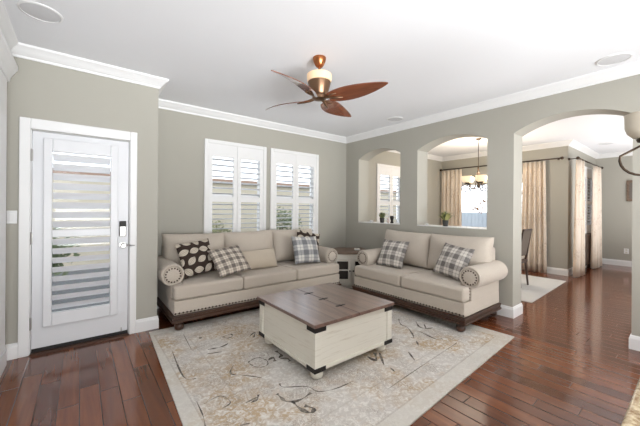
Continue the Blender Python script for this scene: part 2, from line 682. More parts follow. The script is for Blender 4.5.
# crown moulding
CROWN = [(0.0, HC - 0.102), (0.014, HC - 0.102), (0.018, HC - 0.082), (0.03, HC - 0.074), (0.052, HC - 0.045), (0.078, HC - 0.024), (0.086, HC - 0.018), (0.09, HC - 0.0), (0.0, HC)]
bm = new_bm()
sweep(bm, [(XR, YS), (XR, YB), (0.668, YB), (0.668, YD), (-0.52, YD), (-0.52, YS)], CROWN)
struct('trim_1', bm, M_white, 'white crown moulding around the living room ceiling', 'crown moulding', smooth=True, auto=35)
bm = new_bm()
sweep(bm, [(XH, YS), (XH, YH), (XF, YH), (XF, YB), (XR2, YB), (XR2, YS)], CROWN)
struct('trim_2', bm, M_white, 'white crown moulding around the dining room ceiling', 'crown moulding', smooth=True, auto=35)
BASE = [(0, 0), (0.016, 0), (0.016, 0.105), (0.011, 0.118), (0.010, 0.128), (0.005, 0.136), (0, 0.136)]


def baseboard(name, path, label):
    bm = new_bm()
    sweep(bm, path, BASE)
    struct(name, bm, M_white, label, 'baseboard')


baseboard('baseboard_right', [(XR2, YB), (XR2, 1.464), (XR, 1.464), (XR, YB), (0.668, YB), (0.668, YD), (0.467, YD)],
          'white baseboard around the arch pier and behind the sofas')
baseboard('baseboard_left', [(-0.43, YD), (-0.52, YD), (-0.52, YS)], 'white baseboard left of the glazed door')
baseboard('baseboard_stub', [(XR, YS), (XR, 0.434), (XR2, 0.434), (XR2, YS)], 'white baseboard on the wall end right of the archway')
baseboard('baseboard_dining', [(XH, YS), (XH, YH), (XF, YH), (XF, YB), (XR2, YB)], 'white baseboard of the dining room and hall')

# ------------------------------------------------------------------ outside
M_grass = paint('garden_paving', rgb(84, 86, 88), 0.9, 0.3)
bm = new_bm()
box(bm, -25, 35, YB + 0.16, 30, -0.3, -0.18)
box(bm, XF + 0.16, 35, YH + 0.16, YB + 0.16, -0.3, -0.18)
struct('exterior_ground', bm, M_grass, 'pale garden paving outside the windows', 'ground')
M_stucco = paint('beige_stucco', rgb(196, 186, 166), 0.9, 0.08)
M_rooftile = paint('brown_roof', rgb(128, 104, 88), 0.8, 0.2)
bm = new_bm()
box(bm, -9, 13, 10.0, 10.25, -0.18, 2.15)
gw = thing('garden_wall', 'beige stucco garden wall seen between the shutter louvers', 'wall')
obj('wall_body', bm, M_stucco, gw)
bm = new_bm()
prism(bm, [(9.9, 2.15), (10.35, 2.15), (10.2, 2.3), (10.05, 2.3)], 'yz', -9, 13)
obj('coping', bm, M_rooftile, gw)
M_fence = paint('blue_grey_fence', rgb(196, 204, 212), 0.8, 0.1)
bm = new_bm()
for k in range(60):
    box(bm, 13.5, 13.53, 0.6 + k * 0.16, 0.75 + k * 0.16, -0.18, 1.2)
box(bm, 13.54, 13.6, 0.6, 10.2, 0.1, 0.2)
box(bm, 13.54, 13.6, 0.6, 10.2, 0.85, 0.95)
tag(obj('garden_fence', bm, M_fence), 'pale blue grey board fence outside the dining window', 'fence')

M_leafg = [paint('shrub_green', rgb(92, 104, 70), 0.8, 0.4), paint('shrub_olive', rgb(120, 120, 84), 0.8, 0.4), paint('autumn_leaf', rgb(150, 104, 62), 0.8, 0.4)]
M_bark = paint('grey_bark', rgb(104, 92, 80), 0.9, 0.3)


def leafcloud(bm, c, r, n, s, shell=0.5):
    for _ in range(n):
        d = Vector((random.gauss(0, 1), random.gauss(0, 1), random.gauss(0, 1))).normalized()
        q = shell + (1 - shell) * random.random()
        p = Vector((c[0] + d.x * r[0] * q, c[1] + d.y * r[1] * q, c[2] + d.z * r[2] * q))
        a = Vector((random.gauss(0, 1), random.gauss(0, 1), random.gauss(0, 1))).normalized() * s
        b = a.orthogonal().normalized() * s * 0.45
        vs = [bm.verts.new(p - a), bm.verts.new(p + b), bm.verts.new(p + a), bm.verts.new(p - b)]
        bm.faces.new(vs)


for i, (x, y, h, w, mi, lab) in enumerate([
        (-0.7, 6.6, 1.25, 0.75, 0, 'low dark shrub outside behind the door louvers'),
        (1.15, 7.3, 1.15, 0.7, 0, 'low shrub outside right of the door louvers'),
        (2.7, 8.2, 1.15, 0.8, 1, 'shrub outside the left shuttered window'),
        (5.2, 8.6, 1.5, 0.8, 0, 'green shrub outside the right shuttered window'),
        (7.2, 8.4, 1.2, 0.8, 1, 'olive shrub outside the right shuttered window near its right edge')]):
    t = thing('garden_shrub', lab, 'shrub', (x, y, -0.18), 0, 'shrubs along the garden wall')
    bm = new_bm()
    tube(bm, [(0, 0, 0), (0.02, 0, h * 0.6)], [0.04, 0.02], 6)
    obj('stem', bm, M_bark, t)
    bm = new_bm()
    leafcloud(bm, (0, 0, h * 0.62), (w, w * 0.7, h * 0.42), 700, 0.07, 0.4)
    obj('foliage', bm, M_leafg[mi], t)
t = thing('garden_tree', 'thin bare-branched tree with sparse autumn leaves outside dining window', 'tree', (11.6, 4.45, -0.18))
bm = new_bm()
tube(bm, [(0, 0, 0), (0.03, 0.05, 1.0), (0, -0.1, 2.2), (0.05, 0.1, 3.0)], [0.05, 0.04, 0.03, 0.01], 7)
tips = []
for k in range(12):
    z0 = 1.0 + k * 0.16
    a = k * 2.4
    tip = (math.cos(a) * 0.5, math.sin(a) * 0.9, z0 + 0.35)
    tube(bm, [(0, 0, z0), (tip[0] * 0.5, tip[1] * 0.5, z0 + 0.22), tip], [0.015, 0.01, 0.004], 5)
    tips.append(tip)
obj('trunk', bm, M_bark, t)
bm = new_bm()
for p in tips:
    leafcloud(bm, p, (0.3, 0.35, 0.22), 30, 0.06, 0.1)
obj('foliage', bm, M_leafg[2], t)

# ------------------------------------------------------------------ windows with plantation shutters


def louvers(bm, x0, x1, z0, z1, y, n, tilt, wd=0.078, th=0.011):
    pitch = (z1 - z0) / n
    ct, st = math.cos(tilt), math.sin(tilt)
    for k in range(n):
        zc = z0 + (k + 0.5) * pitch
        poly = []
        for j in range(10):
            a = 2 * PI * j / 10
            p, q = math.cos(a) * wd / 2, math.sin(a) * th / 2
            poly.append((y + p * ct - q * st, zc + p * st + q * ct))
        prism(bm, poly, 'yz', x0, x1)


def make_window(name, label, loc, rotz, w, h, panels=2, mid=0.455, n=(7, 7), st=0.06, tilt=R(-13), top=0.24, bot=0.14, panel_cols=None):
    """local: x along wall, y to the outside (wall face at y=0), z up from the frame's bottom"""
    t = thing(name, label, 'window', loc, rotz, kind='structure')
    fr = 0.055
    bm = new_bm()
    holes_wall(bm, 'x', -0.03, 0.05, 0, w, 0, h, [(fr, w - fr, fr, h - fr)])
    obj('shutter_frame', bm, M_white, t, bevel=0.006)
    pw = (w - 2 * fr) / panels
    for i in range(panels):
        a, b = fr + i * pw + 0.002, fr + (i + 1) * pw - 0.002
        zm0, zm1 = mid * h - 0.03, mid * h + 0.05
        bm = new_bm()
        zt = h - top
        holes_wall(bm, 'x', -0.022, 0.012, a, a + st, fr, h - fr, [])
        holes_wall(bm, 'x', -0.022, 0.012, b - st, b, fr, h - fr, [])
        box(bm, a + st, b - st, -0.022, 0.012, fr, fr + bot)
        box(bm, a + st, b - st, -0.022, 0.012, zm0, zm1)
        box(bm, a + st, b - st, -0.022, 0.012, zt, h - fr)
        p = obj('shutter_panel', bm, M_white, t)
        bm = new_bm()
        louvers(bm, a + st, b - st, fr + bot, zm0, -0.005, n[0], tilt)
        louvers(bm, a + st, b - st, zm1, zt, -0.005, n[1], tilt)
        obj('louvers', bm, M_louver, p, smooth=True, auto=50)
    bm = new_bm()
    holes_wall(bm, 'x', 0.09, 0.14, 0.045, w - 0.045, 0.045, h - 0.045, [(0.085, w - 0.085, 0.085, h * 0.5 - 0.02), ])
    bm.free()
    bm = new_bm()
    box(bm, 0.045, 0.085, 0.09, 0.14, 0.045, h - 0.045)
    box(bm, w - 0.085, w - 0.045, 0.09, 0.14, 0.045, h - 0.045)
    box(bm, 0.085, w - 0.085, 0.09, 0.14, 0.045, 0.085)
    box(bm, 0.085, w - 0.085, 0.09, 0.14, h - 0.085, h - 0.045)
    box(bm, 0.085, w - 0.085, 0.09, 0.14, h * 0.5 - 0.02, h * 0.5 + 0.02)
    s = obj('sash', bm, M_white, t)
    bm = new_bm()
    box(bm, 0.085, w - 0.085, 0.113, 0.117, 0.085, h - 0.085)
    obj('glass', bm, M_glass, s)
    return t


hh = WZ[1] - WZ[0]
make_window('window_1', 'white shuttered window at left above the long sofa', (W1[0], YB, WZ[0]), 0, W1[1] - W1[0], hh)
make_window('window_2', 'white shuttered window at right above the long sofa', (W2[0], YB, WZ[0]), 0, W2[1] - W2[0], hh)
make_window('window_3', 'white shuttered window seen through the narrower arched niche', (W3[0], YB, WZ[0]), 0, W3[1] - W3[0], hh)
make_window('window_5', 'white shuttered window between two curtains in the far hall', (8.50 - 0.045, YH, 0.80), 0, 1.54, 1.545, 2, tilt=R(25))

# dining window: a big sash with a raised pale shade
t = thing('window_4', 'bright unshuttered dining room window seen through the wider niche', 'window', (0, 0, 0), kind='structure')
bm = new_bm()
holes_wall(bm, 'y', XF - 0.02, XF + 0.10, 2.39, 4.06, 0.69, 2.14, [(2.48, 3.97, 0.78, 2.05)])
fr_ = obj('window_frame', bm, M_white, t, bevel=0.006)
bm = new_bm()
box(bm, XF + 0.05, XF + 0.055, 2.48, 3.97, 0.78, 2.05)
obj('glass', bm, M_glass, t)
bm = new_bm()
box(bm, XF - 0.015, XF + 0.02, 2.48, 3.97, 1.95, 2.06)
obj('raised_shade', bm, paint('pale_shade_cloth', rgb(206, 204, 200), 0.8), t)

# ------------------------------------------------------------------ the glazed door
t = thing('door_1', 'white glazed exterior door with plantation shutter at far left', 'door', (0, YD, 0), kind='structure')
bm = new_bm()
box(bm, -0.430, -0.357, -0.022, 0.0, 0, 2.128)
box(bm, 0.404, 0.467, -0.022, 0.0, 0, 2.128)
box(bm, -0.357, 0.404, -0.022, 0.0, 2.035, 2.128)
box(bm, -0.362, -0.350, 0.0, 0.15, 0, 2.035)
box(bm, 0.397, 0.409, 0.0, 0.15, 0, 2.035)
box(bm, -0.350, 0.397, 0.0, 0.15, 2.026, 2.04)
obj('door_casing', bm, M_white, t, bevel=0.006)
slab_y0, slab_y1 = 0.012, 0.057
bm = new_bm()
holes_wall(bm, 'x', slab_y0, slab_y1, -0.345, 0.392, 0.045, 2.022, [(-0.215, 0.242, 0.34, 1.86)])
slab = obj('door_slab', bm, M_door, t)
bm = new_bm()
holes_wall(bm, 'x', -0.028, slab_y0, -0.270, 0.300, 0.235, 1.965, [(-0.208, 0.235, 0.352, 1.052), (-0.208, 0.235, 1.122, 1.845)])
sf = obj('shutter_frame', bm, M_door, t, bevel=0.007)
bm = new_bm()
louvers(bm, -0.206, 0.233, 0.354, 1.050, 0.012, 8, R(-43), 0.089, 0.011)
louvers(bm, -0.206, 0.233, 1.124, 1.843, 0.012, 8, R(-43), 0.089, 0.011)
obj('louvers', bm, M_louver, sf, smooth=True, auto=50)
bm = new_bm()
box(bm, -0.215, 0.242, 0.05, 0.054, 0.34, 1.86)
obj('glass', bm, M_glass, slab)
bm = new_bm()
box(bm, -0.345, 0.392, 0.006, 0.05, 0.012, 0.045)
obj('door_sweep', bm, M_black, t)
bm = new_bm()
prism(bm, [(-0.05, 0), (0.14, 0), (0.14, 0.014), (-0.03, 0.014)], 'yz', -0.352, 0.400)
obj('threshold', bm, M_sofawood, t)
for z in (0.28, 1.05, 1.80):
    bm = new_bm()
    box(bm, -0.368, -0.342, -0.006, 0.012, z - 0.05, z + 0.05)
    tube(bm, [(-0.353, -0.008, z - 0.055), (-0.353, -0.008, z + 0.055)], 0.008)
    obj('hinge', bm, M_metal, t)
bm = new_bm()
lathe(bm, [(0.032, 0.012), (0.032, 0.002), (0.012, 0.0), (0.012, -0.04), (0.020, -0.05), (0.026, -0.065), (0.02, -0.075)], (0.345, 0, 0.94), 20, 'y')
tube(bm, [(0.345, -0.058, 0.94), (0.39, -0.06, 0.942), (0.445, -0.056, 0.938)], [0.009, 0.008, 0.006])
obj('handle', bm, M_metal, t, smooth=True, auto=40, label='round nickel door handle')
bm = new_bm()
box(bm, 0.313, 0.373, -0.015, 0.012, 1.03, 1.19)
lock = obj('deadbolt', bm, M_metal, t, bevel=0.008)
bm = new_bm()
box(bm, 0.315, 0.371, -0.03, -0.012, 1.135, 1.192)
obj('keypad', bm, M_black, lock, bevel=0.006)
bm = new_bm()
box(bm, 0.332, 0.340, -0.004, 0.012, 0.05, 0.085)
box(bm, 0.328, 0.344, -0.01, 0.0, 0.05, 0.062)
obj('door_stop', bm, M_metal, t)

# ------------------------------------------------------------------ built-in at far left
t = thing('built_in_cabinet', 'tall white built-in with cornice cropped at the left edge', 'cabinet', (-0.52, 3.64, 0))
bm = new_bm()
box(bm, 0.001, 0.026, -2.2, 0, 0, 2.45)
box(bm, 0.026, 0.036, -2.2, -0.0, 0.0, 0.14)
obj('carcass', bm, M_white, t, bevel=0.003)
for k in range(2):
    bm = new_bm()
    box(bm, 0.026, 0.034, -1.06 * (k + 1), -1.06 * k - 0.07, 0.18, 2.38)
    obj('door', bm, M_white, t, bevel=0.004)
bm = new_bm()
prism(bm, [(0.001, 2.40), (0.034, 2.40), (0.04, 2.44), (0.075, 2.50), (0.085, 2.51), (0.085, 2.545), (0.001, 2.545)], 'xz', -2.2, 0.055)
obj('cornice', bm, M_white, t)

# ------------------------------------------------------------------ wall plates, speakers
bm = new_bm()
box(bm, -0.507, -0.440, YD - 0.008, YD, 1.185, 1.30)
sw = tag(obj('light_switch', bm, M_white, bevel=0.004), 'white rocker switch plate left of the door casing', 'switch')
bm = new_bm()
box(bm, -0.49, -0.457, YD - 0.012, YD - 0.008, 1.21, 1.275)
obj('rocker', bm, M_white, sw, bevel=0.002)
bm = new_bm()
box(bm, XH - 0.008, XH, 1.115, 1.20, 0.30, 0.425)
ou = tag(obj('wall_outlet', bm, M_white, bevel=0.004), 'white outlet plate low on the far hall wall', 'outlet')
bm = new_bm()
box(bm, XH - 0.011, XH - 0.008, 1.14, 1.175, 0.375, 0.41)
obj('socket', bm, M_cabwhite, ou)
bm = new_bm()
box(bm, XH - 0.011, XH - 0.008, 1.14, 1.175, 0.315, 0.35)
obj('socket', bm, M_cabwhite, ou)
bm = new_bm()
box(bm, XH - 0.03, XH, 0.78, 1.16, 1.56, 2.06)
pic = tag(obj('wall_picture', bm, M_greywood, bevel=0.004), 'weathered grey wooden wall panel on the far hall wall', 'picture')
bm = new_bm()
box(bm, XH - 0.034, XH - 0.028, 0.83, 1.11, 1.62, 2.0)
obj('panel', bm, paint('grey_print', rgb(120, 112, 104), 0.8, 0.4), pic)
M_grille = paint('grey_white_grille', rgb(212, 212, 214), 0.8, 0.05)
for x, y, lab in ((-0.236, 2.99, 'round white ceiling speaker above the glazed door'),
                  (3.89, 0.529, 'round white ceiling speaker above the archway'),
                  (3.864, 3.016, 'round white ceiling speaker above the narrower niche'),
                  (8.687, 1.294, 'round white ceiling speaker in the far hall')):
    t = thing('ceiling_speaker', lab, 'speaker', (x, y, HC), 0, 'ceiling speakers')
    bm = new_bm()
    lathe(bm, [(0.125, 0.0), (0.125, -0.006), (0.113, -0.01), (0.113, 0.0)], seg=36)
    obj('rim', bm, M_white, t)
    bm = new_bm()
    lathe(bm, [(0.112, 0.0), (0.112, -0.006), (0.06, -0.009), (0.001, -0.01)], seg=36)
    obj('grille', bm, M_grille, t)

# ------------------------------------------------------------------ rugs
RUG_LINES = [
  (0.012, [(0.67,3.05), (0.64,2.53), (0.71,2.44)]),
  (0.014, [(1.02,2.46), (0.95,2.34), (1.03,2.25), (1.12,2.14)]),
  (0.012, [(1.27,2.32), (1.25,2.29), (1.21,2.28), (1.17,2.30), (1.15,2.33), (1.14,2.37), (1.14,2.42), (1.17,2.44), (1.21,2.45), (1.25,2.44), (1.27,2.40), (1.28,2.36), (1.27,2.32)]),
  (0.03, [(1.29,2.35), (1.35,2.37), (1.33,2.30)]),
  (0.022, [(0.94,2.87), (0.99,2.86), (1.06,2.85), (1.14,2.88)]),
  (0.014, [(0.91,2.79), (1.03,2.75)]),
  (0.018, [(1.15,3.06), (1.24,3.08), (1.24,3.02), (1.18,3.00), (1.15,3.06)]),
  (0.04, [(0.95,3.18), (0.98,3.17)]),
  (0.02, [(1.38,2.91), (1.47,2.97), (1.40,2.86)]),
  (0.03, [(1.43,2.46), (1.43,2.36), (1.39,2.33), (1.44,2.27), (1.43,2.22)]),
  (0.012, [(1.19,1.99), (1.19,1.93), (1.33,1.83), (1.36,1.73), (1.48,1.68), (1.64,1.67)]),
  (0.024, [(1.11,1.89), (1.11,1.83), (1.12,1.77), (1.20,1.73), (1.31,1.75)]),
  (0.03, [(1.15,1.75), (1.15,1.65), (1.18,1.58), (1.22,1.60), (1.19,1.66)]),
  (0.02, [(0.92,1.91), (0.97,1.92), (1.00,1.96)]),
  (0.035, [(2.03,1.87), (2.04,1.78), (2.14,1.88)]),
  (0.02, [(2.17,1.85), (2.03,1.68)]),
  (0.016, [(2.04,1.62), (2.02,1.56)]),
  (0.016, [(3.02,2.28), (2.90,2.16), (2.88,2.05), (2.73,1.87), (2.69,1.87)]),
  (0.022, [(3.12,2.11), (3.01,1.99), (3.02,1.91), (3.11,1.88)]),
  (0.015, [(3.02,1.91), (3.12,2.00)]),
  (0.02, [(2.90,1.92), (2.86,1.71), (2.92,1.66)]),
  (0.018, [(2.66,1.79), (2.59,1.72)]),
  (0.016, [(2.40,1.70), (2.31,1.57)]),
  (0.008, [(1.79,1.44), (2.17,1.47), (2.94,1.52)]),
  (0.008, [(0.63,2.15), (0.62,1.98), (0.60,1.87)]),
  (0.01, [(0.66,2.09), (0.78,2.11), (0.81,2.00), (0.74,1.97)]),
  (0.006, [(0.85,3.37), (0.82,2.97)]),
  (0.014, [(0.89,1.93), (0.99,1.94)]),
  (0.012, [(0.77,1.75), (0.83,1.73)]),
]
bm = new_bm()
rc = [(0.455, 1.058), (3.577, 1.229), (3.46, 3.63), (0.577, 3.655)]
prism(bm, rc, 'xy', 0.0, 0.010)


def strip(bm, pts, w, z, mi):
    K = [Vector(p) for p in pts]
    P = []
    for i in range(len(K) - 1):
        a, b, c_, d_ = K[max(i - 1, 0)], K[i], K[i + 1], K[min(i + 2, len(K) - 1)]
        for q in range(5):
            f = q / 5
            P.append(0.5 * ((2 * b) + (c_ - a) * f + (2 * a - 5 * b + 4 * c_ - d_) * f * f + (3 * b - a - 3 * c_ + d_) * f ** 3))
    P.append(K[-1])
    n = len(P)
    L, Rr = [], []
    for i in range(n):
        d = (P[min(i + 1, n - 1)] - P[max(i - 1, 0)]).normalized()
        nn = Vector((-d.y, d.x)) * w / 2 * (0.75 + 0.45 * math.sin(i * 0.9 + len(P)))
        L.append(bm.verts.new((P[i].x + nn.x, P[i].y + nn.y, z)))
        Rr.append(bm.verts.new((P[i].x - nn.x, P[i].y - nn.y, z)))
    for i in range(n - 1):
        bm.faces.new((L[i], L[i + 1], Rr[i + 1], Rr[i])).material_index = mi


for w, pts in RUG_LINES:
    strip(bm, pts, w, 0.0106, 1)
tag(obj('area_rug', bm, [M_rug, M_rugline]), 'large distressed cream and tan rug under the coffee table', 'rug')
bm = new_bm()
prism(bm, [(5.09, 1.53), (7.15, 1.60), (7.15, 4.1), (5.06, 4.1)], 'xy', 0.0, 0.010)
tag(obj('dining_rug', bm, paint('pale_grey_rug', rgb(206, 204, 200), 0.95, 0.15, 0.3, 300)), 'pale grey rug under the dining chair', 'rug')

# ------------------------------------------------------------------ cushions


def puffy(bm, w, h, t, n=14, pinch=0.05, p=2.6, q=0.5, wob=0.0):
    """pillow lying in local xy, thickness along z"""
    def pt(u, v, s):
        e1 = max(0.0, 1 - abs(u) ** p)
        e2 = max(0.0, 1 - abs(v) ** p)
        zz = s * t / 2 * (e1 * e2) ** q
        x = w / 2 * u * (1 - pinch * (1 - v * v) * abs(u) ** 2)
        y = h / 2 * v * (1 - pinch * (1 - u * u) * abs(v) ** 2)
        zz += wob * math.sin(u * 3.1 + 1) * math.sin(v * 2.7 + 2) * (e1 * e2)
        return (x, y, zz)
    top, bot = {}, {}
    for i in range(n + 1):
        for j in range(n + 1):
            u = math.sin((2 * i / n - 1) * PI / 2)
            v = math.sin((2 * j / n - 1) * PI / 2)
            top[i, j] = bm.verts.new(pt(u, v, 1))
            bot[i, j] = top[i, j] if i in (0, n) or j in (0, n) else bm.verts.new(pt(u, v, -1))
    for i in range(n):
        for j in range(n):
            bm.faces.new((top[i, j], top[i + 1, j], top[i + 1, j + 1], top[i, j + 1]))
            f = (bot[i, j], bot[i, j + 1], bot[i + 1, j + 1], bot[i + 1, j])
            if len(set(f)) > 2:
                try:
                    bm.faces.new(f)
                except ValueError:
                    pass


# ------------------------------------------------------------------ sofas


def make_sofa(label, W, n, loc, rotz):
    """local: x along the width, front at y=0, back at y=.92"""
    t = thing('sofa', label, 'sofa', loc, rotz, 'matching oatmeal sofas')
    H = W / 2
    bm = new_bm()
    box(bm, -H, H, 0.008, 0.90, 0.165, 0.318)
    obj('base', bm, M_sofa, t, bevel=0.012)
    bm = new_bm()
    for x0, y0, z0, z1 in ((0.034, -0.030, 0.088, 0.112), (0.022, -0.018, 0.110, 0.143), (0.030, -0.026, 0.141, 0.163)):
        box(bm, -H - x0 + 0.01, H + x0 - 0.01, y0 + 0.01, 0.91, z0, z1)
    obj('wood_base', bm, M_sofawood, t, bevel=0.006, label='dark brown stepped wooden base')
    for x in (-H + 0.06, H - 0.06):
        for y in (0.045, 0.85):
            bm = new_bm()
            lathe(bm, [(0.030, 0.0), (0.044, 0.012), (0.050, 0.035), (0.046, 0.058), (0.034, 0.07), (0.05, 0.08), (0.05, 0.09)], (x, y, 0), 20)
            obj('foot', bm, M_sofawood, t, smooth=True, auto=50)
    # nailheads along the front rail and sides
    bm = new_bm()
    k = int(W / 0.040)
    box(bm, -H + 0.012, H - 0.012, 0.004, 0.0085, 0.1845, 0.1875)
    for i in range(k + 1):
        blob(bm, (-H + 0.012 + i * (W - 0.024) / k, 0.006, 0.186), (0.0105, 0.006, 0.0105), 7, 5)
    obj('nailhead_trim', bm, M_nail, t, smooth=True, label='row of dark nailheads along the front rail')
    # back frame
    bm = new_bm()
    box(bm, -H + 0.04, H - 0.04, 0.72, 0.905, 0.30, 0.86)
    obj('back', bm, M_sofa, t, bevel=0.04, seg=4, smooth=True)
    # arms
    for s in (-1, 1):
        cx, cz, rr = s * (H - 0.022), 0.572, 0.122
        bm = new_bm()
        poly = []
        xs = sorted((s * H, s * (H - 0.115)))
        poly = [(cx + math.cos(2 * PI * j / 28) * rr, cz + math.sin(2 * PI * j / 28) * rr) for j in range(28)]
        prism(bm, poly, 'xz', 0.175, 0.895)
        box(bm, xs[0], xs[1], 0.168, 0.892, 0.30, 0.56)
        arm = obj('arm', bm, M_sofa, t, bevel=0.014, seg=3, smooth=True, auto=45)
        bm = new_bm()
        lathe(bm, [(0.090, 0.176), (0.090, 0.164), (0.080, 0.158), (0.001, 0.154)], (cx, 0, cz), 28, 'y')
        pn = obj('scroll_panel', bm, M_sofa, arm, smooth=True, auto=40)
        bm = new_bm()
        tube(bm, [(cx + math.cos(2 * PI * j / 28) * 0.108, 0.172, cz + math.sin(2 * PI * j / 28) * 0.108) for j in range(28)], 0.013, 8, True)
        obj('welt', bm, M_sofa, arm, smooth=True)
        bm = new_bm()
        for j in range(16):
            a = -PI * 0.32 - PI / 2 * 0 + j * 2 * PI / 16
            blob(bm, (cx + math.cos(a) * 0.076, 0.158, cz + math.sin(a) * 0.076), (0.009, 0.006, 0.009), 7, 5)
        obj('nailhead_ring', bm, M_nail, arm, smooth=True)
        bm = new_bm()
        for j in range(4):
            blob(bm, (cx + s * 0.0, 0.170, cz - 0.118 - j * 0.034), (0.009, 0.006, 0.009), 7, 5)
        obj('nailhead_trim', bm, M_nail, arm, smooth=True)
    # seat cushions, the end ones T-shaped in front of the arms
    cw = W / n
    for i in range(n):
        a, b = -H + i * cw + 0.003, -H + (i + 1) * cw - 0.003
        y1, ya = 0.70, 0.150
        poly = [(a, 0.0), (b, 0.0)]
        if i == n - 1:
            poly += [(b, ya), (b - 0.12, ya), (b - 0.12, y1)]
        else:
            poly += [(b, y1)]
        if i == 0:
            poly += [(a + 0.12, y1), (a + 0.12, ya), (a, ya)]
        else:
            poly += [(a, y1)]
        bm = new_bm()
        prism(bm, poly, 'xy', 0.322, 0.476)
        obj('seat_cushion', bm, M_sofa, t, bevel=0.032, seg=5, smooth=True, auto=60)
    # loose back cushions
    for i in range(n):
        bm = new_bm()
        puffy(bm, cw + 0.02, 0.51, 0.30, 18, 0.055, 3.6, 0.45, 0.03)
        o = obj('back_cushion', bm, M_sofa, t, smooth=True)
        xc = -H + (i + 0.5) * cw
        if n == 3 or n == 2:
            xc *= 0.975
        o.matrix_parent_inverse = Matrix()
        o.matrix_basis = Matrix.Translation((xc, 0.70, 0.735)) @ Matrix.Rotation(R(78), 4, 'X') @ Matrix.Rotation(R((-1.2, 0.8, -0.6)[i]), 4, 'Z')
    return t


make_sofa('long three-cushion oatmeal sofa under the shuttered windows', 2.37, 3, (1.972, 3.49, 0.011), 0)
make_sofa('two-cushion oatmeal loveseat under the arched niches', 1.67, 2, (3.22, 2.42, 0.011), R(-90))


def pillow(label, mat, c, w, h, t, yaw, lean, roll=0, group=None, pinch=0.06):
    bm = new_bm()
    puffy(bm, w, h, t, 14, pinch, 2.4, 0.5, 0.01)
    o = obj('throw_pillow', bm, mat, smooth=True)
    o.matrix_world = Matrix.Translation(c) @ Matrix.Rotation(R(yaw), 4, 'Z') @ Matrix.Rotation(R(90 - lean), 4, 'X') @ Matrix.Rotation(R(roll), 4, 'Z')
    tag(o, label, 'pillow', group or 'throw pillows on the sofas')


pillow('dark brown leaf print pillow at left end of the long sofa', M_leaf, (1.125, 3.86, 0.722), 0.44, 0.43, 0.12, 10, 24, 6)
pillow('tan grey plaid pillow leaning on the left leaf print pillow', M_plaid_tan, (1.485, 3.72, 0.675), 0.44, 0.41, 0.11, 2, 44, 8)
pillow('plain beige lumbar pillow in the middle of the long sofa', M_cream, (1.965, 3.88, 0.617), 0.57, 0.27, 0.19, 2, 22, 0, pinch=0.03)
pillow('blue grey plaid pillow at right end of the long sofa', M_plaid_blue, (2.72, 3.79, 0.703), 0.46, 0.43, 0.14, -2, 22, -3)
pillow('dark leaf print pillow tucked behind the blue grey plaid one', M_leaf, (2.853, 3.93, 0.765), 0.42, 0.42, 0.09, -8, 18, -14)
pillow('charcoal plaid pillow on the loveseat by the corner cabinet', M_plaid_grey, (3.63, 2.86, 0.68), 0.45, 0.42, 0.14, -88, 28, 0)
pillow('charcoal plaid pillow on the loveseat by the archway', M_plaid_grey, (3.63, 1.93, 0.697), 0.43, 0.42, 0.14, -98, 27, -6)

# ------------------------------------------------------------------ coffee table
t = thing('coffee_table', 'square white farmhouse trunk coffee table with dark plank top', 'coffee table', (1.842, 2.262, 0.011))
A = 0.452
bm = new_bm()
zb, ztp = 0.082, 0.425
box(bm, -A + 0.012, A - 0.012, -A + 0.012, A - 0.012, zb + 0.004, ztp)
for sx in (-1, 1):
    for sy in (-1, 1):
        xs = sorted((sx * A, sx * (A - 0.062)))
        ys = sorted((sy * A, sy * (A - 0.062)))
        box(bm, xs[0], xs[1], ys[0], ys[1], zb, ztp)
for s in (-1, 1):
    q = sorted((s * A * 0.996, s * (A - 0.02)))
    for z0, z1 in ((zb, zb + 0.028), (ztp - 0.028, ztp)):
        box(bm, -A + 0.06, A - 0.06, q[0], q[1], z0, z1)
        box(bm, q[0], q[1], -A + 0.06, A - 0.06, z0, z1)
body = obj('body', bm, M_tablewhite, t, bevel=0.003)
T = A + 0.018
for s in (-1, 1):
    bm = new_bm()
    x = sorted((s * 0.0015, s * T))
    box(bm, x[0], x[1], -T, T, ztp + 0.002, ztp + 0.030)
    obj('lid', bm, M_tabletop, t, bevel=0.003)
for y in (-0.235, 0.01, 0.25):
    bm = new_bm()
    zt = ztp + 0.0305
    for s in (-1, 1):
        prism(bm, [(s * 0.006, y - 0.015), (s * 0.022, y - 0.008), (s * 0.034, y - 0.014), (s * 0.060, y), (s * 0.034, y + 0.014), (s * 0.022, y + 0.008), (s * 0.006, y + 0.015)], 'xy', zt - 0.002, zt + 0.002)
    tube(bm, [(0, y - 0.018, zt), (0, y + 0.018, zt)], 0.005)
    obj('hinge', bm, M_black, t, label='black iron strap hinge')
for sx in (-1, 1):
    for sy in (-1, 1):
        for z0 in (zb - 0.004, ztp - 0.040):
            bm = new_bm()
            z1 = z0 + 0.036
            o_, L = A + 0.005, 0.105
            xs = sorted((sx * o_, sx * (A - L)))
            ys = sorted((sy * o_, sy * (A - 0.001)))
            box(bm, xs[0], xs[1], ys[0], ys[1], z0, z1)
            xs = sorted((sx * o_, sx * (A - 0.001)))
            ys = sorted((sy * (A - 0.0005), sy * (A - L)))
            box(bm, xs[0], xs[1], ys[0], ys[1], z0, z1)
            obj('corner_bracket', bm, M_black, t, bevel=0.002, label='black metal corner bracket')
for sx in (-1, 1):
    for sy in (-1, 1):
        bm = new_bm()
        lathe(bm, [(0.030, 0.0), (0.046, 0.012), (0.052, 0.035), (0.048, 0.058), (0.034, 0.07), (0.044, 0.076), (0.044, 0.084)], (sx * (A - 0.075), sy * (A - 0.075), 0), 22)
        obj('foot', bm, M_tablewhite, t, smooth=True, auto=50)

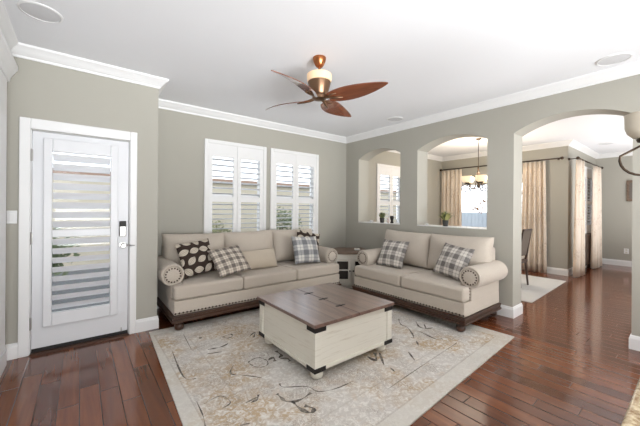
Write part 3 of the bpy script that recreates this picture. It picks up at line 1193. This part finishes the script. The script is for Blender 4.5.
# ------------------------------------------------------------------ corner cabinet between the sofas
p0 = FW * 5.06 + RT * 0.535
t = thing('corner_cabinet', 'white corner cabinet with brown top between the two sofas', 'cabinet', (p0.x, p0.y, 0), -YAW)
bm = new_bm()
box(bm, -0.30, 0.30, 0.02, 0.50, 0.06, 0.575)
box(bm, -0.27, 0.27, 0.04, 0.46, 0.0, 0.06)
box(bm, -0.30, 0.30, 0.0, 0.02, 0.51, 0.575)
box(bm, -0.30, 0.30, 0.0, 0.02, 0.06, 0.10)
obj('cabinet_body', bm, M_cabwhite, t, bevel=0.004)
bm = new_bm()
prism(bm, [(-0.33, -0.02), (0.33, -0.02), (0.355, 0.30), (0.25, 0.63), (-0.22, 0.63), (-0.355, 0.34)], 'xy', 0.575, 0.610)
obj('cabinet_top', bm, M_greywood, t, bevel=0.005)
for s in (-1, 1):
    a, b = sorted((s * 0.003, s * 0.298))
    bm = new_bm()
    holes_wall(bm, 'x', -0.002, 0.018, a, b, 0.102, 0.508, [(a + 0.055, b - 0.055, 0.16, 0.30), (a + 0.055, b - 0.055, 0.32, 0.455)])
    d = obj('door', bm, M_cabwhite, t, bevel=0.003)
    bm = new_bm()
    box(bm, a + 0.05, b - 0.05, 0.006, 0.012, 0.155, 0.46)
    obj('door_panel', bm, M_mesh, d, label='dark glazed cabinet door panel')
    bm = new_bm()
    lathe(bm, [(0.006, 0.0), (0.006, -0.012), (0.013, -0.018), (0.013, -0.026), (0.004, -0.030)], (s * 0.030, 0, 0.30), 14, 'y')
    obj('knob', bm, M_black, d, smooth=True)
q0 = FW * 5.30 + RT * 0.655
bm = new_bm()
box(bm, -0.05, 0.05, -0.035, 0.035, 0, 0.038)
cb = obj('clock', bm, M_cabwhite, bevel=0.008)
cb.location = (q0.x, q0.y, 0.610)
cb.rotation_euler = (0, 0, -YAW)
tag(cb, 'small white box-shaped clock on the brown cabinet top', 'clock')
bm = new_bm()
box(bm, -0.036, 0.036, -0.037, -0.034, 0.010, 0.030)
obj('dial', bm, M_grille, cb)

# ------------------------------------------------------------------ ceiling fan
t = thing('ceiling_fan', 'four-blade ceiling fan with walnut blades and copper canopy', 'ceiling fan', (1.75, 2.244, HC))
bm = new_bm()
lathe(bm, [(0.062, 0.0), (0.062, -0.016), (0.057, -0.036), (0.042, -0.068), (0.03, -0.084), (0.022, -0.088)], seg=28)
obj('canopy', bm, M_copper, t, smooth=True, auto=40)
bm = new_bm()
tube(bm, [(0, 0, -0.082), (0, 0, -0.165)], 0.012, 12)
lathe(bm, [(0.018, -0.135), (0.026, -0.145), (0.05, -0.152), (0.05, -0.157)], seg=24)
obj('downrod', bm, M_copper, t, smooth=True, auto=40)
bm = new_bm()
lathe(bm, [(0.05, -0.152), (0.106, -0.154), (0.116, -0.161), (0.116, -0.19), (0.112, -0.224), (0.102, -0.228)], seg=36)
obj('light_band', bm, M_fanglass, t, smooth=True, auto=40, label='cream glowing glass band')
bm = new_bm()
lathe(bm, [(0.102, -0.226), (0.108, -0.230), (0.106, -0.245), (0.094, -0.29), (0.080, -0.338), (0.074, -0.352), (0.066, -0.36), (0.066, -0.385), (0.03, -0.398)], seg=36)
obj('motor', bm, M_pewter, t, smooth=True, auto=40)
for ang in (21, 111, 201, 291):
    a = R(ang)
    rot = Matrix.Translation((0, 0, -0.372)) @ Matrix.Rotation(a, 4, 'Z')
    bl = new_bm()
    n = 22
    up, dn = [], []
    rows = []
    for i in range(n + 1):
        q = i / n
        r = 0.10 + 0.57 * q
        wd = 0.088 * (math.sin(min(1.0, (q * 0.93 + 0.07)) ** 0.72 * PI)) ** 0.75 + 0.003
        skew = 0.035 * math.sin(q * PI) - 0.02 * q
        bowl = -0.014 * (1 - q) + 0.022 * math.sin(q * PI) - 0.012 * q
        rows.append((r, skew + wd * 0.9, skew - wd * 0.9, bowl))
    pitch = R(-22)
    grid = []
    for r, e0, e1, bz in rows:
        row = []
        for k in range(7):
            y_ = e1 + (e0 - e1) * k / 6
            row.append(Vector((r, y_ * math.cos(pitch), bz + y_ * math.sin(pitch))))
        grid.append(row)
    va = [[bl.verts.new(p + Vector((0, 0, 0.004))) for p in row] for row in grid]
    vb = [[bl.verts.new(p - Vector((0, 0, 0.004))) for p in row] for row in grid]
    for i in range(n):
        for k in range(6):
            bl.faces.new((va[i][k], va[i + 1][k], va[i + 1][k + 1], va[i][k + 1]))
            bl.faces.new((vb[i][k], vb[i][k + 1], vb[i + 1][k + 1], vb[i + 1][k]))
        for k in (0, 6):
            bl.faces.new((va[i][k], vb[i][k], vb[i + 1][k], va[i + 1][k]))
    for k in range(6):
        bl.faces.new((va[0][k], va[0][k + 1], vb[0][k + 1], vb[0][k]))
        bl.faces.new((va[n][k], vb[n][k], vb[n][k + 1], va[n][k + 1]))
    o = obj('blade', bl, M_fanblade, t, smooth=True, auto=40)
    o.matrix_basis = rot
    bm = new_bm()
    tube(bm, [(0.03, 0, 0.0), (0.10, 0.0, -0.012), (0.16, 0.018, -0.022), (0.23, 0.03, -0.028)], [0.016, 0.014, 0.012, 0.005], 8)
    tube(bm, [(0.05, 0, 0.0), (0.12, -0.02, -0.004), (0.19, -0.03, -0.004)], [0.014, 0.011, 0.005], 8)
    b2 = obj('blade_arm', bm, M_pewter, o, smooth=True)

# ------------------------------------------------------------------ curtains


def curtain(label, loc, rotz, w, h, folds, amp=0.045, group=None, flare=0.0):
    bm = new_bm()
    nx, nz = folds * 12, 10
    g = []
    for j in range(nz + 1):
        q = j / nz
        row = []
        for i in range(nx + 1):
            u = i / nx
            ww = w * (1 + flare * (1 - q))
            x = (u - 0.5) * ww
            a = amp * (0.75 + 0.25 * (1 - q))
            y_ = a * math.sin(u * folds * 2 * PI) + 0.25 * a * math.sin(u * folds * 3.3 * PI + q * 2)
            row.append(bm.verts.new((x, y_, q * h)))
        g.append(row)
    for j in range(nz):
        for i in range(nx):
            bm.faces.new((g[j][i], g[j][i + 1], g[j + 1][i + 1], g[j + 1][i]))
    o = obj('curtain', bm, M_curtain, smooth=True)
    md = o.modifiers.new('solid', 'SOLIDIFY')
    md.thickness = 0.004
    o.location = loc
    o.rotation_euler = (0, 0, rotz)
    tag(o, label, 'curtain', group)
    return o


XC = XF - 0.09
curtain('champagne curtain seen through the wider niche', (XC, 4.15, 0.015), R(-90), 0.56, 2.36, 5)
curtain('champagne curtain behind the dining chair in the archway', (XC, 2.29, 0.015), R(-90), 0.42, 2.36, 5, flare=0.15)
YC = YH - 0.16
curtain('champagne curtain left of the hall window, beside the wall corner', (7.90, YC, 0.015), 0, 0.33, 2.33, 3, 0.05, flare=0.45)
curtain('champagne curtain right of the hall window, in the far corner', (9.46, YC, 0.015), 0, 0.60, 2.33, 5, 0.05)


def rod(label, p, q, ends, brackets, side):
    t = thing('curtain_rod', label, 'curtain rod', p)
    d = Vector(q) - Vector(p)
    bm = new_bm()
    tube(bm, [(0, 0, 0), tuple(d)], 0.014, 10)
    obj('pole', bm, M_bronze, t, smooth=True)
    for s in ends:
        bm = new_bm()
        c = d * s
        blob(bm, c, (0.032, 0.032, 0.032), 12, 8)
        obj('finial', bm, M_bronze, t, smooth=True)
    for s in brackets:
        bm = new_bm()
        c = d * s
        v = Vector(side)
        tube(bm, [c, c + v * 0.99], 0.008, 8)
        lathe(bm, [(0.02, -0.02), (0.02, 0.02)], tuple(c + v * 0.93), 10)
        obj('bracket', bm, M_bronze, t)


rod('dark bronze curtain rod across the dining room far wall', (XC, 4.45, 2.40), (XC, 1.80, 2.40), (0, 1), (0.02, 0.97), (0.09, 0, 0))
rod('dark bronze curtain rod above the hall window', (7.74, YC, 2.375), (9.98, YC, 2.375), (0, 1), (0.02, 0.98), (0, 0.16, 0))

# ------------------------------------------------------------------ dark panel added for the shade below the hall window
t = thing('shadow_panel', 'thin dark brown panel added in place of shade below the hall window', 'console table', (9.0, 1.68, 0))
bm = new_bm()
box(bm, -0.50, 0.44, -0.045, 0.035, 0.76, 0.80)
obj('panel_top', bm, M_darkwood, t, bevel=0.004)
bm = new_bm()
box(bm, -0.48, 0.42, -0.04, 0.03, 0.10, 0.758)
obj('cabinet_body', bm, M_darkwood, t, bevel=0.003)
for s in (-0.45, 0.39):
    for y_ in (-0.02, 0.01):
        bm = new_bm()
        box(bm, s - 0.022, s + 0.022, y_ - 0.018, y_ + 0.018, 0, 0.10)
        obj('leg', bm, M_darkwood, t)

# ------------------------------------------------------------------ dining chair (its back towards the archway)
t = thing('dining_chair', 'dark dining chair with taupe back on the pale grey rug', 'chair', (6.02, 2.13, 0.016), R(0))
for s in (-1, 1):
    bm = new_bm()
    tube(bm, [(s * 0.17, -0.21, 0), (s * 0.18, -0.16, 0.44)], [0.017, 0.022], 4)
    obj('leg', bm, M_darkwood, t)
    bm = new_bm()
    tube(bm, [(s * 0.19, 0.24, 0), (s * 0.19, 0.23, 0.44)], [0.017, 0.022], 4)
    obj('leg', bm, M_darkwood, t)
bm = new_bm()
box(bm, -0.21, 0.21, -0.19, 0.26, 0.40, 0.45)
obj('seat_frame', bm, M_darkwood, t, bevel=0.005)
bm = new_bm()
box(bm, -0.205, 0.205, -0.15, 0.255, 0.45, 0.50)
obj('seat', bm, fabric('cream_seat', rgb(214, 204, 188)), t, bevel=0.02, seg=3, smooth=True, label='cream upholstered seat pad')
bm = new_bm()
for s in (-1, 1):
    tube(bm, [(s * 0.19, -0.165, 0.44), (s * 0.19, -0.205, 0.72), (s * 0.185, -0.25, 0.985)], [0.022, 0.02, 0.016], 4)
tube(bm, [(-0.185, -0.249, 0.978), (0.185, -0.249, 0.978)], 0.02, 6)
bk = obj('backrest', bm, M_darkwood, t)
bm = new_bm()
prism(bm, [(-0.176, 0.52), (-0.16, 0.52), (-0.195, 0.72), (-0.241, 0.975), (-0.257, 0.975), (-0.213, 0.72)], 'yz', -0.19, 0.19)
obj('back_panel', bm, M_chairback, bk, label='taupe woven back panel')

# ------------------------------------------------------------------ chandeliers


def make_chandelier(label, loc, shade_mat, ztop, power=0):
    """origin at the centre of the shade ring; ztop = ceiling above it"""
    t = thing('chandelier', label, 'chandelier', loc)
    bm = new_bm()
    lathe(bm, [(0.055, ztop), (0.055, ztop - 0.012), (0.03, ztop - 0.03), (0.01, ztop - 0.035)], seg=20)
    obj('canopy', bm, M_bronze, t, smooth=True, auto=40)
    bm = new_bm()
    tube(bm, [(0, 0, ztop - 0.03), (0, 0, 0.20)], 0.006, 8)
    obj('rod', bm, M_bronze, t)
    bm = new_bm()
    lathe(bm, [(0.008, 0.26), (0.02, 0.24), (0.012, 0.21), (0.022, 0.12), (0.034, 0.02), (0.026, -0.05), (0.014, -0.09), (0.026, -0.12), (0.018, -0.15), (0.004, -0.17)], seg=16)
    obj('stem', bm, M_bronze, t, smooth=True)
    RR = 0.23
    for k in range(5):
        rot = Matrix.Rotation(2 * PI * k / 5, 4, 'Z')
        bm = new_bm()
        pts = []
        for j in range(19):
            a = R(62) - R(300) * j / 18
            pts.append((RR + 0.025 + 0.085 * math.cos(a), 0, -0.160 + 0.085 * math.sin(a)))
        pts = [(RR, 0, -0.075)] + pts[3:]
        tube(bm, pts, 0.006, 7)
        tube(bm, [(RR - 0.06, 0, -0.16), (0.12, 0, -0.18), (0.07, 0, -0.15), (0.05, 0, -0.06), (0.02, 0, 0.08), (0.03, 0, 0.16)], 0.006, 7)
        arm = obj('arm', bm, M_bronze, t, smooth=True)
        arm.matrix_basis = rot
        bm = new_bm()
        lathe(bm, [(0.012, -0.085), (0.045, -0.075), (0.05, -0.062), (0.04, -0.056)], (RR, 0, 0), 18)
        obj('cup', bm, M_bronze, arm, smooth=True)
        bm = new_bm()
        lathe(bm, [(0.03, -0.062), (0.062, -0.052), (0.084, -0.028), (0.092, 0.0), (0.094, 0.06), (0.096, 0.066), (0.090, 0.062), (0.086, 0.0), (0.074, -0.028), (0.05, -0.046)], (RR, 0, 0), 22)
        obj('lamp_shade', bm, shade_mat, arm, smooth=True, auto=60)
    if power:
        l = bpy.data.lights.new('chandelier_glow', 'POINT')
        l.energy = power
        l.color = (1.0, 0.86, 0.68)
        l.shadow_soft_size = 0.15
        lo = bpy.data.objects.new('chandelier_glow', l)
        COL.objects.link(lo)
        lo.parent = t
        lo.location = (0, 0, 0.16)
    return t


make_chandelier('lit bronze chandelier hanging in the dining room beyond the wider niche', (6.2, 2.788, 1.93), M_shade, HC - 1.93, 45)
# nook chandelier, cropped by the right edge
import mathutils
DN = 1.65
sc = 1.08
sp = Vector((0, 0, 1.34)) + FW * DN + RT * (DN * 329.5 / 303.2) + Vector((0, 0, DN * (208.3 + 2.2 - 126.0) / 303.2))
dr = -RT * math.cos(R(36)) + FW * math.sin(R(36))
cc = sp - dr * 0.23 * sc
nook = make_chandelier('cropped bronze chandelier with frosted shade at the right edge', tuple(cc), M_shadeoff, (HC - sp.z) / sc)
nook.scale = (sc, sc, sc)
nook.rotation_euler = (0, 0, math.atan2(dr.y, dr.x))

# ------------------------------------------------------------------ niche sill objects
M_pot = paint('dark_grey_pot', rgb(62, 62, 60), 0.6, 0.1)
M_blade = [paint('yellow_green_leaf', rgb(196, 194, 128), 0.6, 0.3), paint('deep_green_leaf', rgb(104, 116, 76), 0.6, 0.3)]


def plant(label, loc, h, spread, mi, n=120):
    t = thing('potted_plant', label, 'plant', loc, 0, 'potted plants on the niche sills')
    bm = new_bm()
    lathe(bm, [(0.030, 0.0), (0.034, 0.004), (0.044, 0.085), (0.046, 0.09), (0.040, 0.088), (0.038, 0.07)], seg=20)
    obj('pot', bm, M_pot, t, smooth=True, auto=40)
    bm = new_bm()
    for k in range(n):
        a = random.random() * 2 * PI
        sp = random.random() ** 0.6 * spread
        hh_ = h * (0.55 + 0.45 * random.random()) * (1 - 0.4 * (sp / spread) ** 2)
        b = Vector((math.cos(a) * 0.02, math.sin(a) * 0.02, 0.075))
        tip = Vector((math.cos(a) * sp, math.sin(a) * sp, 0.075 + hh_))
        mid_ = (b + tip) / 2 + Vector((0, 0, 0.025))
        w = Vector((-math.sin(a), math.cos(a), 0)) * 0.0075
        v = [bm.verts.new(p) for p in (b - w * 0.4, b + w * 0.4, mid_ + w, tip, mid_ - w)]
        bm.faces.new(v)
        f = bm.faces[-1] if False else None
    for i, f in enumerate(bm.faces):
        f.material_index = 0 if random.random() < (0.65 if mi == 0 else 0.3) else 1
    obj('foliage', bm, M_blade, t)
    return t


ZS = 1.0875
plant('small potted yellow green grass plant on the wider niche sill', (4.24, 2.375, ZS), 0.17, 0.15, 0, 150)
plant('small potted dark green plant on the narrower niche sill', (4.25, 3.585, ZS), 0.14, 0.10, 1)
bm = new_bm()
lathe(bm, [(0.026, 0.0), (0.030, 0.01), (0.022, 0.04), (0.028, 0.07), (0.034, 0.10), (0.030, 0.13)], seg=16)
o = obj('candle_holder', bm, M_black, smooth=True, auto=40)
o.location = (4.26, 3.375, ZS)
tag(o, 'small dark ornament standing right of the plant in narrower niche', 'ornament')
bm = new_bm()
blob(bm, (0, 0, 0.03), (0.026, 0.024, 0.03), 12, 8)
blob(bm, (0, -0.004, 0.07), (0.017, 0.016, 0.018), 12, 8)
blob(bm, (0.012, 0.0, 0.088), (0.005, 0.004, 0.010), 8, 6)
blob(bm, (-0.012, 0.0, 0.088), (0.005, 0.004, 0.010), 8, 6)
o = obj('figurine', bm, paint('pale_pink_ceramic', rgb(214, 196, 190), 0.4), smooth=True)
o.location = (4.26, 3.46, ZS)
tag(o, 'small pale pink ceramic figurine in the narrower niche', 'figurine')
for i, (y_, lab) in enumerate(((3.86, 'tiny pale cup at left end of the narrower niche sill'), (2.70, 'tiny grey dish at left end of the wider niche sill'))):
    bm = new_bm()
    lathe(bm, [(0.022, 0.0), (0.030, 0.012), (0.033, 0.035 - 0.012 * i), (0.028, 0.033 - 0.012 * i), (0.024, 0.012)], seg=16)
    o = obj('small_cup' if i == 0 else 'small_dish', bm, M_grille, smooth=True, auto=40)
    o.location = (4.27, y_, ZS)
    tag(o, lab, 'cup' if i == 0 else 'dish')

# ------------------------------------------------------------------ granite counter at the lower right
t = thing('kitchen_counter', 'golden granite counter edge at the lower right corner', 'counter', (0, 0, 0))
bm = new_bm()
box(bm, 0.62, 2.6, -0.62, 0.102, 0.888, 0.920)
obj('countertop', bm, M_granite, t, bevel=0.012, seg=4, smooth=True, auto=60)
bm = new_bm()
box(bm, 0.66, 2.56, -0.58, -0.02, 0.0, 0.887)
obj('base_cabinet', bm, M_white, t)
